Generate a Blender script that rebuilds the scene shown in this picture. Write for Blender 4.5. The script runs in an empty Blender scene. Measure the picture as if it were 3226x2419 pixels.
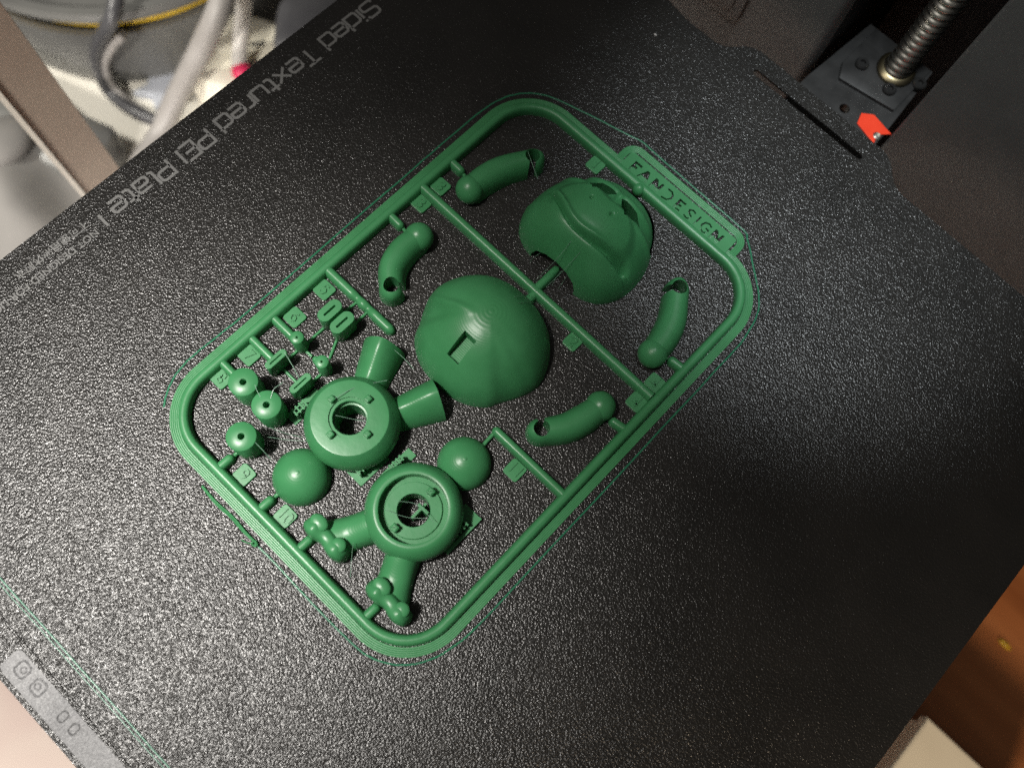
import bpy, bmesh, math, random
import numpy as np
from mathutils import Vector, Matrix
random.seed(7)
S = 0.001                                   # everything is laid out in millimetres
scn = bpy.context.scene
COL = scn.collection

# ---------------------------------------------------------------- camera
cam_d = bpy.data.cameras.new('camera'); cam = bpy.data.objects.new('camera', cam_d); COL.objects.link(cam)
Rr = ((0.7220773942882206, 0.6887101794681213, 0.06544100667717426),
      (0.6755134323496278, -0.6814918630795259, -0.28151455250416835),
      (-0.14928442441580642, 0.24748157356333722, -0.9573228459477277))
m = Matrix((( Rr[0][0], -Rr[1][0], -Rr[2][0], 0.15932),
            ( Rr[0][1], -Rr[1][1], -Rr[2][1], 0.06445),
            ( Rr[0][2], -Rr[1][2], -Rr[2][2], 0.22432), (0, 0, 0, 1)))
cam.matrix_world = m
cam_d.sensor_width = 36.0
cam_d.lens = 2695.4 / 3226 * 36
cam_d.clip_start = 0.01; cam_d.clip_end = 20
cam_d.dof.use_dof = True
cam_d.dof.focus_distance = 0.232
cam_d.dof.aperture_fstop = 9.5
scn.camera = cam

# ---------------------------------------------------------------- world, lamps, exposure
w = bpy.data.worlds.new('World'); scn.world = w; w.use_nodes = True
bg = w.node_tree.nodes['Background']; bg.inputs[0].default_value = (1.0, 0.93, 0.86, 1); bg.inputs[1].default_value = 0.06

def spot(name, loc, aim, power, size_deg, blend, radius, col):
    d = bpy.data.lights.new(name, 'SPOT'); d.energy = power; d.spot_size = math.radians(size_deg); d.spot_blend = blend
    d.shadow_soft_size = radius; d.color = col
    o = bpy.data.objects.new(name, d); COL.objects.link(o)
    o.location = Vector(loc) * S
    o.rotation_euler = (Vector(aim) - Vector(loc)).to_track_quat('-Z', 'Y').to_euler()
    return o
spot('ceiling_lamp', (-190, -350, 1300), (74, 34, 0), 138, 10.4, 1.0, 0.05, (1.0, 0.96, 0.90))
spot('added_sparkle_spot', (130, 215, 1200), (150, 236, 0), 52, 9.0, 1.0, 0.014, (0.92, 0.98, 1.0))  # unseen spot added to make the rear of the plate sparkle
spot('added_post_fill', (-20, -300, 200), (-200, 172, -250), 15, 46, 0.8, 0.03, (1.0, 0.95, 0.86))  # unseen spot added to light the post and tub
spot('added_desk_fill', (-430, -120, 330), (-150, 120, -250), 13, 40, 0.9, 0.04, (1.0, 0.96, 0.86))  # unseen spot added to whiten the cream desk
spot('added_board_fill', (190, -430, -60), (45, -120, -250), 14, 60, 0.8, 0.03, (1.0, 0.93, 0.88))  # spot added below plate level to brighten only the beige board
spot('added_table_fill', (520, -300, 500), (330, 150, -250), 26, 34, 1.0, 0.06, (1.0, 0.80, 0.58))  # warm spot added to make the wooden table more orange
ar_d = bpy.data.lights.new('added_fill_panel', 'AREA'); ar_d.shape = 'RECTANGLE'; ar_d.size = 0.55; ar_d.size_y = 0.55; ar_d.energy = 5.0; ar_d.color = (1.0, 0.95, 0.88)
ar_o = bpy.data.objects.new('added_fill_panel', ar_d); COL.objects.link(ar_o); ar_o.location = (-0.32, -0.50, 1.45)  # unseen area light added for soft fill and glare on the plate
ar_o.rotation_euler = (Vector((0.12, 0.15, 0)) - Vector(ar_o.location)).to_track_quat('-Z', 'Y').to_euler()

scn.view_settings.view_transform = 'Standard'; scn.view_settings.look = 'None'
scn.view_settings.exposure = 0.0; scn.view_settings.gamma = 1.0
scn.render.engine = 'CYCLES'
scn.cycles.use_denoising = False
scn.cycles.sample_clamp_indirect = 4.0
scn.cycles.max_bounces = 6

# ---------------------------------------------------------------- materials
def mat(name, col, rough=0.5, spec=0.5, metal=0.0, **k):
    M = bpy.data.materials.new(name); M.use_nodes = True
    b = M.node_tree.nodes['Principled BSDF']
    b.inputs['Base Color'].default_value = (*col, 1); b.inputs['Roughness'].default_value = rough
    b.inputs['Specular IOR Level'].default_value = spec; b.inputs['Metallic'].default_value = metal
    for kk, v in k.items(): b.inputs[kk.replace('_', ' ')].default_value = v
    return M
def nd(M, t, **k):
    n = M.node_tree.nodes.new(t)
    for kk, v in k.items(): setattr(n, kk, v)
    return n
def lk(M, a, b): M.node_tree.links.new(a, b)
def math_node(M, op, a, b=None, clamp=False):
    n = nd(M, 'ShaderNodeMath', operation=op, use_clamp=clamp)
    for i, v in enumerate((a, b)):
        if v is None: continue
        if isinstance(v, (int, float)): n.inputs[i].default_value = v
        else: lk(M, v, n.inputs[i])
    return n.outputs[0]

def noise_col(M, c1, c2, scale, detail=3, lo=0.35, hi=0.65):
    tc = nd(M, 'ShaderNodeTexCoord'); n = nd(M, 'ShaderNodeTexNoise'); n.inputs['Scale'].default_value = scale; n.inputs['Detail'].default_value = detail
    lk(M, tc.outputs['Object'], n.inputs['Vector'])
    r = nd(M, 'ShaderNodeValToRGB'); r.color_ramp.elements[0].position = lo; r.color_ramp.elements[1].position = hi
    r.color_ramp.elements[0].color = (*c1, 1); r.color_ramp.elements[1].color = (*c2, 1)
    lk(M, n.outputs['Fac'], r.inputs['Fac']); lk(M, r.outputs['Color'], M.node_tree.nodes['Principled BSDF'].inputs['Base Color'])
    return n
def bump_of(M, height, dist, strength=1.0):
    b = nd(M, 'ShaderNodeBump'); b.inputs['Distance'].default_value = dist; b.inputs['Strength'].default_value = strength
    lk(M, height, b.inputs['Height']); lk(M, b.outputs['Normal'], M.node_tree.nodes['Principled BSDF'].inputs['Normal'])
    return b

def pei(name, col, col2, rough, dist, spec=0.5):
    M = mat(name, col, rough, spec)
    tc = nd(M, 'ShaderNodeTexCoord')
    # slight warp so that the pebbles do not sit on a grid
    v = nd(M, 'ShaderNodeTexVoronoi', feature='SMOOTH_F1'); v.inputs['Scale'].default_value = 1850; v.inputs['Smoothness'].default_value = 0.25; v.inputs['Randomness'].default_value = 1.0
    lk(M, tc.outputs['Object'], v.inputs['Vector'])
    n = nd(M, 'ShaderNodeTexNoise'); n.inputs['Scale'].default_value = 2700; n.inputs['Detail'].default_value = 1.0
    lk(M, tc.outputs['Object'], n.inputs['Vector'])
    n2 = nd(M, 'ShaderNodeTexNoise'); n2.inputs['Scale'].default_value = 620; n2.inputs['Detail'].default_value = 2.0
    lk(M, tc.outputs['Object'], n2.inputs['Vector'])
    h = math_node(M, 'MULTIPLY', v.outputs['Distance'], -1.0)
    h = math_node(M, 'ADD', h, math_node(M, 'MULTIPLY', n.outputs['Fac'], 0.75))
    h = math_node(M, 'ADD', h, math_node(M, 'MULTIPLY', n2.outputs['Fac'], 0.45))
    bump_of(M, h, dist)
    n3 = noise_col(M, col, col2, 45, 4)
    return M
M_PEI = pei('textured_pei', (0.016, 0.0155, 0.0145), (0.022, 0.021, 0.0195), 0.27, 0.000125)
M_PRINT = pei('plate_print', (0.19, 0.19, 0.185), (0.23, 0.23, 0.225), 0.5, 0.00005)
M_MARK = pei('mark_print', (0.06, 0.06, 0.062), (0.12, 0.12, 0.125), 0.45, 0.00014)
M_LABEL = pei('label_print', (0.22, 0.22, 0.225), (0.29, 0.29, 0.295), 0.45, 0.00014)

def pla(name, c1, c2, rough=0.38):
    M = mat(name, c1, rough, 0.5)
    noise_col(M, c1, c2, 120, 4)
    geo = nd(M, 'ShaderNodeNewGeometry'); sx = nd(M, 'ShaderNodeSeparateXYZ'); lk(M, geo.outputs['Position'], sx.inputs[0])
    n = nd(M, 'ShaderNodeTexNoise'); n.inputs['Scale'].default_value = 420; n.inputs['Detail'].default_value = 3
    lk(M, geo.outputs['Position'], n.inputs['Vector'])
    zz = math_node(M, 'ADD', math_node(M, 'MULTIPLY', sx.outputs['Z'], 2 * math.pi / 0.00028), math_node(M, 'MULTIPLY', n.outputs['Fac'], 1.2))
    s = math_node(M, 'SINE', zz)
    h = math_node(M, 'ADD', math_node(M, 'MULTIPLY', s, 0.10), math_node(M, 'MULTIPLY', n.outputs['Fac'], 0.8))
    bump_of(M, h, 0.00005)
    return M
M_G = pla('green_plastic', (0.045, 0.218, 0.082), (0.057, 0.252, 0.100), 0.36)
M_GTHIN = pla('thin_green_plastic', (0.022, 0.16, 0.085), (0.03, 0.20, 0.10), 0.28)
M_GLOSSY = mat('green_plastic_painted_glare', (0.12, 0.30, 0.21), 0.3, 0.8)  # purge line green made paler: glare put into the base colour
M_HAIR = mat('plastic_hair', (0.20, 0.36, 0.26), 0.3, 0.6)
M_DARK = mat('dark_plastic', (0.10, 0.10, 0.10), 0.6, 0.35)
_n = noise_col(M_DARK, (0.13, 0.13, 0.13), (0.15, 0.15, 0.15), 60, 5); 
_n2 = nd(M_DARK, 'ShaderNodeTexNoise'); _n2.inputs['Scale'].default_value = 2500; bump_of(M_DARK, _n2.outputs['Fac'], 0.00003)
M_BLACK = mat('black_coating_and_shade', (0.010, 0.010, 0.011), 0.6, 0.3); noise_col(M_BLACK, (0.008, 0.008, 0.009), (0.014, 0.014, 0.015), 90)
M_GREASY = mat('greasy_bracket', (0.045, 0.045, 0.046), 0.42, 0.5); noise_col(M_GREASY, (0.018, 0.018, 0.018), (0.034, 0.034, 0.034), 160, 6)
M_STEEL = mat('oiled_steel', (0.6, 0.58, 0.52), 0.36, 0.5, 1.0); noise_col(M_STEEL, (0.70, 0.69, 0.63), (0.85, 0.83, 0.76), 300)
M_BRASS = mat('brass', (0.30, 0.25, 0.15), 0.35, 0.5, 1.0)
M_SCREW = mat('black_screw', (0.02, 0.02, 0.02), 0.25, 0.6)
M_RED = mat('orange_red_print', (0.86, 0.055, 0.018), 0.5, 0.3); noise_col(M_RED, (0.84, 0.050, 0.016), (0.90, 0.062, 0.022), 200)
M_DESK = mat('cream_desktop', (0.74, 0.71, 0.63), 0.35, 0.4); noise_col(M_DESK, (0.70, 0.67, 0.60), (0.78, 0.75, 0.68), 8)
M_PINK = mat('beige_board', (0.62, 0.50, 0.44), 0.45, 0.3); noise_col(M_PINK, (0.60, 0.47, 0.42), (0.66, 0.57, 0.49), 18, 2)
M_TAN = mat('taupe_metal', (0.36, 0.29, 0.235), 0.45, 0.4); noise_col(M_TAN, (0.44, 0.36, 0.30), (0.50, 0.42, 0.35), 20)
M_EDGE = mat('painted_edge_highlight', (0.78, 0.75, 0.68), 0.35)
M_GREY = mat('grey_plastic', (0.1, 0.1, 0.1), 0.35); noise_col(M_GREY, (0.085, 0.085, 0.083), (0.13, 0.13, 0.125), 15)
M_DGREY = mat('charcoal_plastic', (0.055, 0.055, 0.06), 0.35); noise_col(M_DGREY, (0.045, 0.045, 0.05), (0.07, 0.07, 0.075), 30)
M_LGREY = mat('light_grey_cloth', (0.2, 0.19, 0.18), 0.85); noise_col(M_LGREY, (0.13, 0.125, 0.12), (0.24, 0.23, 0.22), 14)
M_YEL = mat('yellow_filament', (0.72, 0.47, 0.02), 0.35); noise_col(M_YEL, (0.62, 0.40, 0.015), (0.82, 0.56, 0.03), 80)
M_CREAM = mat('cream_plastic', (0.76, 0.72, 0.60), 0.4); noise_col(M_CREAM, (0.72, 0.68, 0.57), (0.80, 0.76, 0.65), 25)
M_GCABLE = mat('grey_cable', (0.26, 0.245, 0.235), 0.45); noise_col(M_GCABLE, (0.24, 0.225, 0.215), (0.29, 0.275, 0.265), 40)
M_WCABLE = mat('white_cable', (0.66, 0.63, 0.60), 0.4)
M_PINKP = mat('magenta_plug', (0.75, 0.03, 0.12), 0.4)
M_BLUE = mat('blue_card', (0.05, 0.22, 0.38), 0.5)
M_STAR = mat('grey_blue_star', (0.40, 0.42, 0.47), 0.5)
M_WBOX = mat('off_white_box', (0.50, 0.46, 0.37), 0.5); noise_col(M_WBOX, (0.47, 0.43, 0.345), (0.52, 0.48, 0.39), 30)
def wood():
    M = mat('red_brown_wood', (0.2, 0.07, 0.02), 0.35, 0.4)
    tc = nd(M, 'ShaderNodeTexCoord'); mp = nd(M, 'ShaderNodeMapping'); mp.inputs['Scale'].default_value = (3, 30, 30); mp.inputs['Rotation'].default_value = (0, 0, 0.75)
    lk(M, tc.outputs['Object'], mp.inputs[0]); n = nd(M, 'ShaderNodeTexNoise'); n.inputs['Scale'].default_value = 1.6; n.inputs['Detail'].default_value = 6
    lk(M, mp.outputs[0], n.inputs['Vector']); r = nd(M, 'ShaderNodeValToRGB'); r.color_ramp.elements[0].position = 0.3; r.color_ramp.elements[1].position = 0.7
    r.color_ramp.elements[0].color = (0.22, 0.070, 0.020, 1); r.color_ramp.elements[1].color = (0.38, 0.14, 0.048, 1)
    lk(M, n.outputs['Fac'], r.inputs['Fac']); lk(M, r.outputs['Color'], M.node_tree.nodes['Principled BSDF'].inputs['Base Color'])
    return M
M_WOOD = wood()

# ---------------------------------------------------------------- mesh helpers (millimetres in, metres out)
def obj(name, verts, faces, material, parent=None, smooth=True, auto=35):
    me = bpy.data.meshes.new(name)
    me.from_pydata([(v[0] * S, v[1] * S, v[2] * S) for v in verts], [], faces)
    me.materials.append(material)
    bm = bmesh.new(); bm.from_mesh(me)
    bmesh.ops.recalc_face_normals(bm, faces=bm.faces)
    if smooth:
        for f in bm.faces: f.smooth = True
        lim = math.radians(auto)
        for e in bm.edges:
            if len(e.link_faces) == 2 and e.calc_face_angle(0) > lim: e.smooth = False
    bm.to_mesh(me); bm.free()
    o = bpy.data.objects.new(name, me); COL.objects.link(o)
    if parent: o.parent = parent
    return o
def empty(name, loc=(0, 0, 0)):
    o = bpy.data.objects.new(name, None); COL.objects.link(o); o.empty_display_size = 0.01
    return o
def tag(o, label, cat, group=None):
    o['label'] = label; o['category'] = cat
    if group: o['group'] = group
    return o
class G:                                     # collects several shapes into one mesh
    def __init__(s): s.v = []; s.f = []
    def add(s, vf):
        n = len(s.v); s.v += [tuple(p) for p in vf[0]]; s.f += [tuple(i + n for i in f) for f in vf[1]]; return s
    def build(s, name, material, parent=None, **k): return obj(name, s.v, s.f, material, parent, **k)

def box(x0, x1, y0, y1, z0, z1):
    v = [(x, y, z) for z in (z0, z1) for x, y in ((x0, y0), (x1, y0), (x1, y1), (x0, y1))]
    return v, [(3, 2, 1, 0), (4, 5, 6, 7), (0, 1, 5, 4), (1, 2, 6, 5), (2, 3, 7, 6), (3, 0, 4, 7)]
def rounded_box(x0, x1, y0, y1, z0, z1, b):
    return prism(rrect(x0, x1, y0, y1, max(b * 1.5, .05), 4), z0, z1, b)
def prism(poly, z0, z1, bev=0.0):
    n = len(poly)
    rings = [[(x, y, z0) for x, y in poly]]
    if bev > 0:
        rings.append([(x, y, z1 - bev) for x, y in poly])
        ins = inset(poly, bev)
        mid = inset(poly, bev * 0.3)
        rings.append([(x, y, z1 - bev * 0.3) for x, y in mid])
        rings.append([(x, y, z1) for x, y in ins])
    else: rings.append([(x, y, z1) for x, y in poly])
    v = [p for r in rings for p in r]; f = []
    for k in range(len(rings) - 1):
        for i in range(n):
            j = (i + 1) % n; f.append((k * n + i, k * n + j, (k + 1) * n + j, (k + 1) * n + i))
    f.append(tuple(range(n))[::-1]); f.append(tuple((len(rings) - 1) * n + i for i in range(n)))
    return v, f
def inset(poly, d):
    n = len(poly); a = sum(poly[i][0] * poly[(i + 1) % n][1] - poly[(i + 1) % n][0] * poly[i][1] for i in range(n)); sg = 1 if a > 0 else -1
    out = []
    for i in range(n):
        p0 = Vector(poly[i - 1]); p1 = Vector(poly[i]); p2 = Vector(poly[(i + 1) % n])
        t1 = (p1 - p0).normalized(); t2 = (p2 - p1).normalized()
        n1 = Vector((-t1.y, t1.x)) * sg; n2 = Vector((-t2.y, t2.x)) * sg
        q = (n1 + n2); q = q / max(q.length_squared, 1e-6) * 2
        out.append((p1.x + q.x * d, p1.y + q.y * d))
    return out
def rrect(x0, x1, y0, y1, r, k=10):
    pts = []
    for cx, cy, a0 in ((x1 - r, y0 + r, -90), (x1 - r, y1 - r, 0), (x0 + r, y1 - r, 90), (x0 + r, y0 + r, 180)):
        for i in range(k + 1):
            a = math.radians(a0 + 90 * i / k); pts.append((cx + r * math.cos(a), cy + r * math.sin(a)))
    return pts
def sweep(path, prof, closed=False, z=0.0, caps=True):
    """prof: list of (offset to the left of travel, height); mitred along a flat path"""
    n = len(path); m_ = len(prof); v = []; f = []
    for i in range(n):
        p1 = Vector(path[i])
        a = Vector(path[i - 1]) if (i > 0 or closed) else None
        b = Vector(path[(i + 1) % n]) if (i < n - 1 or closed) else None
        t1 = (p1 - a).normalized() if a is not None else (b - p1).normalized()
        t2 = (b - p1).normalized() if b is not None else t1
        n1 = Vector((-t1.y, t1.x)); n2 = Vector((-t2.y, t2.x)); q = n1 + n2; q = q / max(q.length_squared, 0.3) * 2
        for o_, h in prof: v.append((p1.x + q.x * o_, p1.y + q.y * o_, z + h))
    for i in range(n if closed else n - 1):
        j = (i + 1) % n
        for k in range(m_):
            l = (k + 1) % m_; f.append((i * m_ + k, j * m_ + k, j * m_ + l, i * m_ + l))
    if not closed and caps:
        f.append(tuple(range(m_))); f.append(tuple((n - 1) * m_ + k for k in range(m_))[::-1])
    return v, f
def barprof(w_, h):                          # rounded-top runner
    r = []
    for k in range(13):
        a = math.pi * k / 12; c = math.cos(a); s = math.sin(a)
        r.append((w_ / 2 * math.copysign(abs(c) ** 0.62, c), h * (s ** 0.8 if s > 0 else 0)))
    return r
def lathe(cx, cy, prof, n=64, cap_bottom=True, cap_top=True):
    v = []; f = []; m_ = len(prof)
    for i in range(n):
        a = 2 * math.pi * i / n
        for r, z in prof: v.append((cx + r * math.cos(a), cy + r * math.sin(a), z))
    for i in range(n):
        j = (i + 1) % n
        for k in range(m_ - 1): f.append((i * m_ + k, j * m_ + k, j * m_ + k + 1, i * m_ + k + 1))
    if cap_bottom: f.append(tuple(i * m_ for i in range(n)))
    if cap_top: f.append(tuple(i * m_ + m_ - 1 for i in range(n)))
    return v, f
def ring_lathe(cx, cy, prof, n=64):          # closed profile loop (a tube wall with a hole)
    v = []; f = []; m_ = len(prof)
    for i in range(n):
        a = 2 * math.pi * i / n
        for r, z in prof: v.append((cx + r * math.cos(a), cy + r * math.sin(a), z))
    for i in range(n):
        j = (i + 1) % n
        for k in range(m_):
            l = (k + 1) % m_; f.append((i * m_ + k, j * m_ + k, j * m_ + l, i * m_ + l))
    return v, f
def catmull(P, n=8):
    P = [Vector(p) for p in P]; P = [P[0] * 2 - P[1]] + P + [P[-1] * 2 - P[-2]]; out = []
    for i in range(1, len(P) - 2):
        a, b, c, d = P[i - 1:i + 3]
        for k in range(n):
            t = k / n; out.append(0.5 * ((2 * b) + (c - a) * t + (2 * a - 5 * b + 4 * c - d) * t * t + (3 * b - a - 3 * c + d) * t ** 3))
    out.append(P[-2]); return out
def tube(P, r, n=10, smooth_n=8, caps=True, taper=None):
    """round tube through 3-D points (mm)"""
    Q = catmull(P, smooth_n) if smooth_n else [Vector(p) for p in P]
    v = []; f = []; up = None
    for i, p in enumerate(Q):
        t = (Q[min(i + 1, len(Q) - 1)] - Q[max(i - 1, 0)]).normalized()
        if up is None: up = Vector((0, 0, 1)) if abs(t.z) < .9 else Vector((1, 0, 0))
        s = t.cross(up).normalized(); up = s.cross(t).normalized()
        rr = r * (taper[i * (len(taper) - 1) // max(len(Q) - 1, 1)] if taper else 1)
        for k in range(n):
            a = 2 * math.pi * k / n; q = p + (s * math.cos(a) + up * math.sin(a)) * rr; v.append(tuple(q))
    for i in range(len(Q) - 1):
        for k in range(n):
            l = (k + 1) % n; f.append((i * n + k, i * n + l, (i + 1) * n + l, (i + 1) * n + k))
    if caps: f.append(tuple(range(n))[::-1]); f.append(tuple((len(Q) - 1) * n + k for k in range(n)))
    return v, f
def loft(secs, n=18, pw=1.0, flat_end=True):
    """secs: (x, y, half width, height) along an axis lying on the bed; half-ellipse sections with a flat underside"""
    v = []; f = []; m_ = n + 1
    for i, s in enumerate(secs):
        a = secs[max(i - 1, 0)]; b = secs[min(i + 1, len(secs) - 1)]
        t = Vector((b[0] - a[0], b[1] - a[1])).normalized(); nn = Vector((-t.y, t.x))
        for k in range(m_):
            an = math.pi * k / n; c = math.cos(an); sn = max(math.sin(an), 0)
            o_ = s[2] * math.copysign(abs(c) ** pw, c); v.append((s[0] + nn.x * o_, s[1] + nn.y * o_, s[3] * sn ** pw))
    for i in range(len(secs) - 1):
        for k in range(m_):
            l = (k + 1) % m_; f.append((i * m_ + k, i * m_ + l, (i + 1) * m_ + l, (i + 1) * m_ + k))
    f.append(tuple(range(m_))[::-1]); f.append(tuple((len(secs) - 1) * m_ + k for k in range(m_)))
    return v, f
def strip(pts, wd, z0, z1):
    return sweep(pts, [(-wd / 2, z0), (-wd / 2, z1), (wd / 2, z1), (wd / 2, z0)])
def ellipsoid(cx, cy, cz, rx, ry, rz, n=20, mm_=12, zmin=None):
    v = []; f = []
    for i in range(mm_ + 1):
        a = math.pi * i / mm_
        for k in range(n):
            b = 2 * math.pi * k / n; z = cz + rz * math.cos(a)
            if zmin is not None: z = max(z, zmin)
            v.append((cx + rx * math.sin(a) * math.cos(b), cy + ry * math.sin(a) * math.sin(b), z))
    for i in range(mm_):
        for k in range(n):
            l = (k + 1) % n; f.append((i * n + k, i * n + l, (i + 1) * n + l, (i + 1) * n + k))
    return v, f
def boolean(o, cutters, op='DIFFERENCE'):
    """cut real openings, then keep the result as plain mesh data"""
    for vf in cutters:
        c = obj('cutter', vf[0], vf[1], o.data.materials[0], None, smooth=False)
        md = o.modifiers.new('b', 'BOOLEAN'); md.operation = op; md.object = c; md.solver = 'EXACT'
        dg = bpy.context.evaluated_depsgraph_get(); dg.update()
        me = bpy.data.meshes.new_from_object(o.evaluated_get(dg))
        o.modifiers.clear(); old = o.data; o.data = me; me.name = old.name; bpy.data.meshes.remove(old)
        cm = c.data; bpy.data.objects.remove(c); bpy.data.meshes.remove(cm)
    bm = bmesh.new(); bm.from_mesh(o.data)
    for f in bm.faces: f.smooth = True
    for e in bm.edges:
        e.smooth = not (len(e.link_faces) == 2 and e.calc_face_angle(0) > math.radians(38))
    bm.to_mesh(o.data); bm.free()
    return o

def at(sx, sy, z):                            # a photo pixel turned into a point at a known height
    d = Vector(((sx - 1613) / 2695.4, (sy - 1209.5) / 2695.4, 1.0)); wv = Vector([sum(Rr[i][k] * d[i] for i in range(3)) for k in range(3)])
    C = Vector((159.32, 64.45, 224.32)); t = (z - C.z) / wv.z; q = C + wv * t
    return (q.x, q.y, z)

# ================================================================ SETTING
def sheet(name, x0, x1, y0, y1, z, material, kind='structure', t=12):
    v, f = box(x0, x1, y0, y1, z - t, z)
    o = obj(name, v, f, material, smooth=False); o['kind'] = kind
    return o
sheet('desk', -1400, -60, -900, 1200, -250, M_DESK)
sheet('table', 120, 1300, -900, 1200, -252, M_WOOD)

# ================================================================ PRINTER BODY (rear wall with its slot)
body = empty('printer_body'); tag(body, 'dark grey plastic rear wall of the printer with a screw slot coloured black as shade', 'printer')
WY = 268.0
XL, XR = 117.9, 152.4
def wall_piece(name, x0, x1, z0, z1, mat_=M_DARK, edge=1):
    # front wall slab with a rolled edge on the slot side
    r = 2.2; pts = []
    if edge > 0:      # slot on the right
        pts = [(x0, WY), (x1 - r, WY)] + [(x1 - r + r * math.sin(a), WY + r - r * math.cos(a)) for a in [math.radians(15 * k) for k in range(1, 7)]] + [(x1, WY + 9), (x0, WY + 9)]
    else:
        pts = [(x0, WY + 9)] + [(x0, WY + r * .6)] + [(x0 + r * .6 - r * .6 * math.cos(a), WY + r * .6 - r * .6 * math.sin(a)) for a in [math.radians(18 * k) for k in range(1, 6)]] + [(x1, WY), (x1, WY + 9)]
    return obj(name, *prism(pts, z0, z1), mat_, body)
wall_piece('wall_panel', -40, XL, -262, 38, edge=1)
wall_piece('wall_panel', XR, 288, -262, 64, edge=-1)
# pressed ledge beside the slot on the right panel
# recess behind the slot, its unlit dark put in as black colour
g = G()
g.add(box(XL - 3, XL, WY + 9, 345, -262, 38)); g.add(box(XR, XR + 3, WY + 9, 345, -262, 64)); g.add(box(XL - 3, XR + 3, 345, 348, -262, 64))
g.build('screw_recess', M_BLACK, body, smooth=False)
# raised rounded panel on the left wall
pl = rrect(20, 90.4, 0.9, 44, 4.5, 8)
v, f = prism(pl, 0, 1.6, 0.9)
v = [(x, WY - z, y - 10.5) for x, y, z in v]; obj('raised_cover', v, f, M_DARK, body)
pl = rrect(24, 86.8, 4.6, 40, 3.2, 8)
v, f = prism(pl, 0, 0.8, 0.5)
v = [(x, WY - 1.6 - z, y - 10.5) for x, y, z in v]; obj('cover_rib', v, f, M_DARK, body)

# ================================================================ HEATBED with its rear bracket
bed = empty('heatbed'); tag(bed, 'black heated bed under the textured plate with a rear bracket', 'heatbed')
obj('bed_slab', *prism(rrect(2.5, 254.5, -4, 246.5, 4), -7.0, -0.75), M_BLACK, bed)
BZ = -8.0
g = G(); g.add(prism([(119.5, 240), (150.6, 240), (150.6, 268), (148, 300), (122, 300), (119.5, 268)], BZ - 3, BZ))
br = g.build('rear_bracket', M_GREASY, bed, smooth=False)
boolean(br, [lathe(135.6, 267.2, [(1.75, BZ - 4), (1.75, BZ + 3)], 28)])
# thicker square motor plate on the bracket
obj('nut_plate', *prism([(127.5, 274.2), (147.6, 277.6), (147.4, 299), (124.5, 299), (124.5, 280)], BZ, BZ + 1.2, 0.35), M_GREASY, bed)
# red-orange arrow sticker
ar = [at(2226 + px / 2.212, py / 2.212, BZ + .45)[:2] for px, py in ((1080, 788), (1168, 800), (1288, 935), (1188, 940), (1166, 1003), (1050, 860))]
obj('arrow_marker', *prism(ar, BZ + .02, BZ + 0.45, 0.1), M_RED, bed, smooth=False)
obj('bracket_pin', *lathe(149.2, 266.2, [(1.3, BZ - .5), (1.3, BZ + .9), (0.9, BZ + 1.2), (0.9, BZ + .6)], 24), M_STEEL, bed)

scr = empty('lead_screw'); tag(scr, 'oily steel lead screw rising from a brass nut behind the plate', 'lead screw')
SX, SY = 138.9, 290.0
def helix(cx, cy, z0, z1, r, d, pitch, n=28):
    rows = int((z1 - z0) / pitch * 10); v = []; f = []
    for i in range(rows + 1):
        for k in range(n):
            a = 2 * math.pi * k / n; z = z0 + (z1 - z0) * i / rows
            ph = ((z / pitch) - k / n) % 1.0
            e = 0.5 - 0.5 * math.cos(2 * math.pi * ph); rr = r - d * (1 - e ** 0.7)
            v.append((cx + rr * math.cos(a), cy + rr * math.sin(a), z))
    for i in range(rows):
        for k in range(n):
            l = (k + 1) % n; f.append((i * n + k, i * n + l, (i + 1) * n + l, (i + 1) * n + k))
    return v, f
obj('screw_thread', *helix(SX, SY, -60, 140, 4.6, 0.95, 2.7), M_STEEL, scr, auto=80)
obj('nut', *lathe(SX, SY, [(6.2, BZ + 1.2), (6.4, BZ + 2.4), (5.6, BZ + 3.2), (4.9, BZ + 3.4), (4.9, BZ + 1.3)], 40, False, False), M_BRASS, scr)
for sx, sy in ((141.8, 282.4), (129.6, 283.6), (147.6, 291.4), (136.2, 299)):
    o_ = obj('nut_screw', *lathe(sx, sy, [(2.3, BZ + 1.1), (2.3, BZ + 2.0), (1.9, BZ + 2.5), (1.0, BZ + 2.5), (0.95, BZ + 1.7)], 26), M_SCREW, scr)

# ================================================================ BUILD PLATE
plate = empty('build_plate'); tag(plate, 'black textured build plate carrying the green kit, with grey lettering along one edge', 'build plate')
def fillet(pts, r, k=6):
    n = len(pts); out = []
    for i in range(n):
        p0, p1, p2 = Vector(pts[i - 1]), Vector(pts[i]), Vector(pts[(i + 1) % n])
        a = (p0 - p1); b = (p2 - p1); rr = min(r, a.length * .45, b.length * .45)
        A = p1 + a.normalized() * rr; B = p1 + b.normalized() * rr
        for q in range(k + 1):
            t = q / k; out.append(tuple((A * (1 - t) ** 2 + p1 * 2 * t * (1 - t) + B * t * t)))
    return out
outl = [(0, -9), (66, -9), (74, -17.6), (183, -17.6), (191, -9), (257, -9), (257, 246), (251, 247.8), (164, 249.0), (157, 257.2), (101.5, 257.2), (95.5, 249.2), (80, 249.0), (72, 250.5), (6, 250.5), (0, 246)]
outl = fillet(outl, 4.5)
slot = [(107.6, 250.0), (107.9, 250.7), (108.6, 251.1), (150.0, 251.1), (150.8, 250.6), (151.0, 250.0), (150.6, 249.3), (150.0, 249.0), (108.6, 249.0), (107.9, 249.3)]
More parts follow.
